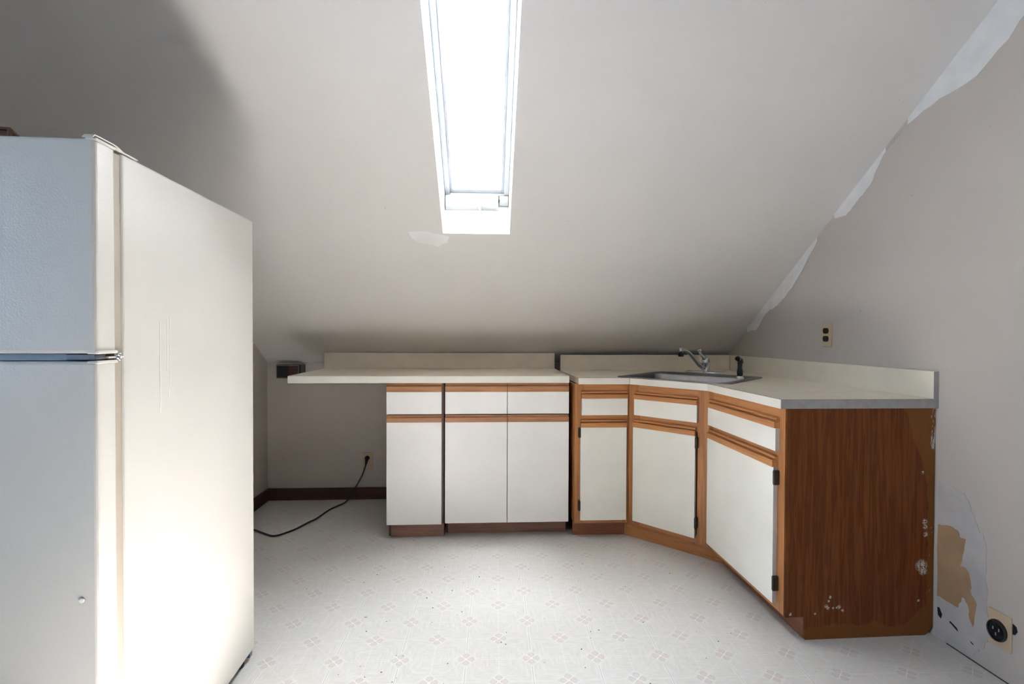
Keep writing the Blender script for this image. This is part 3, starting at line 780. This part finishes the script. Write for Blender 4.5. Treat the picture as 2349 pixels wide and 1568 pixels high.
p_ = lambda s, z: L(1.342+(tipx-1.342)*s, 2.975+(tipy-2.975)*s, z)
tube(bm, spline([p_(0.03, 0.952), p_(0.25, 0.974), p_(0.55, 1.028), p_(0.72, 1.056), p_(0.86, 1.068), p_(1.0, 1.070)], 6), [0.013]*8 + [0.0115]*10 + [0.0105]*13, 16)
tube(bm, [p_(1.0, 1.082), p_(1.0, 1.052)], 0.013, 18)
sp_ = obj('spout', bm, M_CHROME, fc, smooth=True)
bm = NB(); tube(bm, [p_(1.0, 1.052), p_(1.0, 1.030)], 0.0150, 18); obj('aerator', bm, M_BLACK, sp_, bevel=0.001)
bm = NB()
tube(bm, spline([L(1.336, 2.97, 1.008), L(1.322, 2.962, 1.022), L(1.303, 2.95, 1.036), L(1.290, 2.943, 1.056)], 5), [0.0135]*5+[0.010]*5+[0.007]*6, 12)
lv = obj('lever', bm, M_CHROME, fc, smooth=True)
bm = NB(); bmesh.ops.create_uvsphere(bm, u_segments=18, v_segments=12, radius=0.0125); bmesh.ops.translate(bm, verts=bm.verts, vec=L(1.289, 2.942, 1.065))
obj('ball_knob', bm, M_CHROME, lv, smooth=True)
# ------------------------------------------------------------------ sprayer
sb = Vector((1.3645, 2.602, 0))
spn = empty('sink_sprayer', (sb.x, sb.y, FZ-0.001), 0, 'black handheld sink sprayer standing upright on the sink rim', 'sprayer')
bm = NB(); lathe(bm, [(0.021, 0), (0.021, 0.005), (0.0175, 0.009), (0.0165, 0.013), (0.012, 0.016)]); obj('base_collar', bm, M_ALM_S, spn, smooth=True)
bm = NB(); lathe(bm, [(0.011, 0.013), (0.0135, 0.016), (0.0150, 0.030), (0.0150, 0.042), (0.0118, 0.060), (0.0118, 0.075), (0.0125, 0.090), (0.010, 0.100)])
hb_ = obj('handle', bm, M_BLACK, spn, smooth=True)
bm = NB(); tube(bm, spline([(0.010, 0.004, 0.092), (0.000, 0, 0.104), (-0.014, -0.008, 0.111), (-0.022, -0.014, 0.108)], 5), [0.010]*5+[0.0125]*5+[0.0135]*6, 16)
obj('spray_head', bm, M_BLACK, spn, smooth=True)
bm = NB(); tube(bm, spline([(0.004, 0.004, 0.113), (0.014, 0.006, 0.104), (0.017, 0.006, 0.084)], 4), 0.0045, 10); obj('trigger', bm, M_BLACK, spn, smooth=True)
bm = NB(); tube(bm, [(-0.010, -0.006, 0.1115), (-0.016, -0.010, 0.1105)], 0.0138, 18); obj('grey_band', bm, M_CGREY, spn, smooth=True)

# ------------------------------------------------------------------ outlets
def outlet(name, org, rz, w, h, label):
    e = empty(name, org, rz, label, 'outlet')
    bm = NB(); box(bm, -w/2, -0.006, 0, w/2, 0, h); obj('cover_plate', bm, M_PLATE, e, bevel=0.002, seg=3)
    return e
pm = R(0, 0.9465)
wo = outlet('wall_outlet', (pm.x, pm.y, 1.0985), -math.pi/2+PHI, 0.070, 0.119, 'beige duplex outlet with black sockets on right wall above the backsplash')
for zc in (0.040, 0.080):
    bm = NB(); pts = []
    for k in range(20):
        a = k*2*math.pi/20; x_ = 0.0185*math.cos(a); z_ = max(-0.0140, min(0.0140, 0.0185*math.sin(a))); pts.append(Vector((x_-0.002, -0.0105, zc+z_)))
    prism(bm, pts, (0, 0.006, 0)); s_o = obj('receptacle', bm, M_PLATE_D, wo, bevel=0.0005)
ko = outlet('wall_outlet', (-0.836, DK, 0.2115), 0, 0.070, 0.116, 'beige duplex outlet on the knee wall with a black plug in it')
for zc in (0.038, 0.078):
    bm = NB(); pts = []
    for k in range(20):
        a = k*2*math.pi/20; pts.append(Vector((0.017*math.cos(a), -0.0085, zc+max(-0.0125, min(0.0125, 0.017*math.sin(a))))))
    prism(bm, pts, (0, 0.003, 0)); obj('receptacle', bm, M_PLATE, ko)
pr = R(0, 1.790)
ro_ = outlet('range_outlet', (pr.x, pr.y, 0.1085), -math.pi/2+PHI, 0.074, 0.117, 'beige appliance outlet with round black socket low on the right wall')
bm = NB(); lathe(bm, [(0.031, 0), (0.031, 0.006), (0.029, 0.011), (0.026, 0.009), (0.025, 0.004)], (-0.004, -0.006, 0.054), (0, -1, 0), 30, 1.0, 1.15)
sko = obj('round_socket', bm, M_PLATE_D, ro_, bevel=0.0008)
bm = NB(); lathe(bm, [(0.019, 0), (0.019, 0.003)], (-0.004, -0.0105, 0.054), (0, -1, 0), 20)
obj('socket_core', bm, M_BLACK, sko)
for x_, z_ in ((-0.013, 0.060), (0.006, 0.060), (-0.004, 0.043)):
    bm = NB(); box(bm, x_-0.0014, -0.0155, z_-0.005, x_+0.0014, -0.0130, z_+0.005); obj('contact', bm, M_CGREY, sko)
for z_ in (0.088, 0.020):
    bm = NB(); lathe(bm, [(0.004, 0), (0.004, 0.002), (0.002, 0.003)], (-0.002, -0.006, z_), (0, -1, 0), 12); obj('screw', bm, M_CGREY, ro_)
# ------------------------------------------------------------------ dark intercom box in the alcove
ib = empty('intercom_box', (-1.3415, DK, 0.853), 0, 'black rectangular box with thin silver frame on the alcove wall', 'box')
bm = NB(); box(bm, -0.084, -0.088, 0, 0.080, 0, 0.092); obj('housing', bm, M_BLACK, ib, bevel=0.003)
bm = NB()
for a in ((-0.080, 0.086, 0.066, 0.0885), (-0.080, 0.0035, 0.066, 0.0055), (0.0640, 0.0035, 0.066, 0.0885), (-0.0805, 0.0035, -0.079, 0.0885)): box(bm, a[0], -0.0892, a[1], a[2], -0.0870, a[3])
obj('trim_frame', bm, M_CGREY, ib)
bm = NB(); box(bm, 0.0, -0.0885, 0.008, 0.062, -0.087, 0.084); obj('face_panel', bm, M_BASEB, ib)
# ------------------------------------------------------------------ power cord
pc = empty('power_cord', (-0.836, DK-0.01, 0.0), 0, 'dark flat power cord running from the knee wall outlet across the floor', 'cord')
o_ = Vector((-0.836, DK-0.01, 0))
cp = [(-0.838, DK-0.045, 0.256), (-0.846, DK-0.05, 0.225), (-0.866, DK-0.06, 0.170), (-0.915, DK-0.075, 0.078), (-0.957, DK-0.10, 0.016), (-1.000, DK-0.16, 0.006), (-1.030, 3.262, 0.006), (-1.060, 3.115, 0.006),
      (-1.082, 3.055, 0.008), (-1.100, 3.018, 0.006), (-1.128, 2.945, 0.006), (-1.168, 2.886, 0.006), (-1.195, 2.860, 0.006), (-1.228, 2.858, 0.006), (-1.30, 2.905, 0.006), (-1.36, 2.945, 0.006), (-1.45, 2.98, 0.006)]
bm = NB(); tube(bm, [p-o_ for p in spline([Vector(q) for q in cp], 6)], 0.0062, 10, 0.75); obj('cable', bm, M_CORD, pc, smooth=True)
bm = NB()
lathe(bm, [(0.014, 0), (0.0165, 0.003), (0.0165, 0.016), (0.012, 0.024), (0.009, 0.028)], (0.0, 0.0006, 0.290), (0, -1, 0), 16, 1.0, 1.0)
tube(bm, [(0, -0.016, 0.292), (0, -0.026, 0.275), (-0.002, -0.034, 0.254)], [0.013, 0.010, 0.007], 12)
obj('plug', bm, M_BLACK, pc, smooth=True)

# ------------------------------------------------------------------ crumbs on the floor
bm = NB(); rn = random.Random(3)
for k in range(90):
    x_ = rn.gauss(-0.25, 0.35) if k % 2 else rn.uniform(-0.6, 1.0); y_ = rn.uniform(1.35, 2.5)
    s_ = rn.uniform(0.0006, 0.0017); l_ = s_*rn.uniform(1, 2.4); a = rn.uniform(0, math.pi)
    m = Matrix.Rotation(a, 3, 'Z')
    pts = [m @ Vector(p) + Vector((x_, y_, 0)) for p in ((-l_, -s_, 0), (l_, -s_*0.6, 0), (l_*0.7, s_, 0), (-l_*0.8, s_*0.7, 0))]
    prism(bm, pts, (0, 0, s_))
tag(obj('floor_crumbs', bm, M_SEAM), 'tiny dark crumbs scattered over the vinyl floor', 'crumbs', kind='stuff')
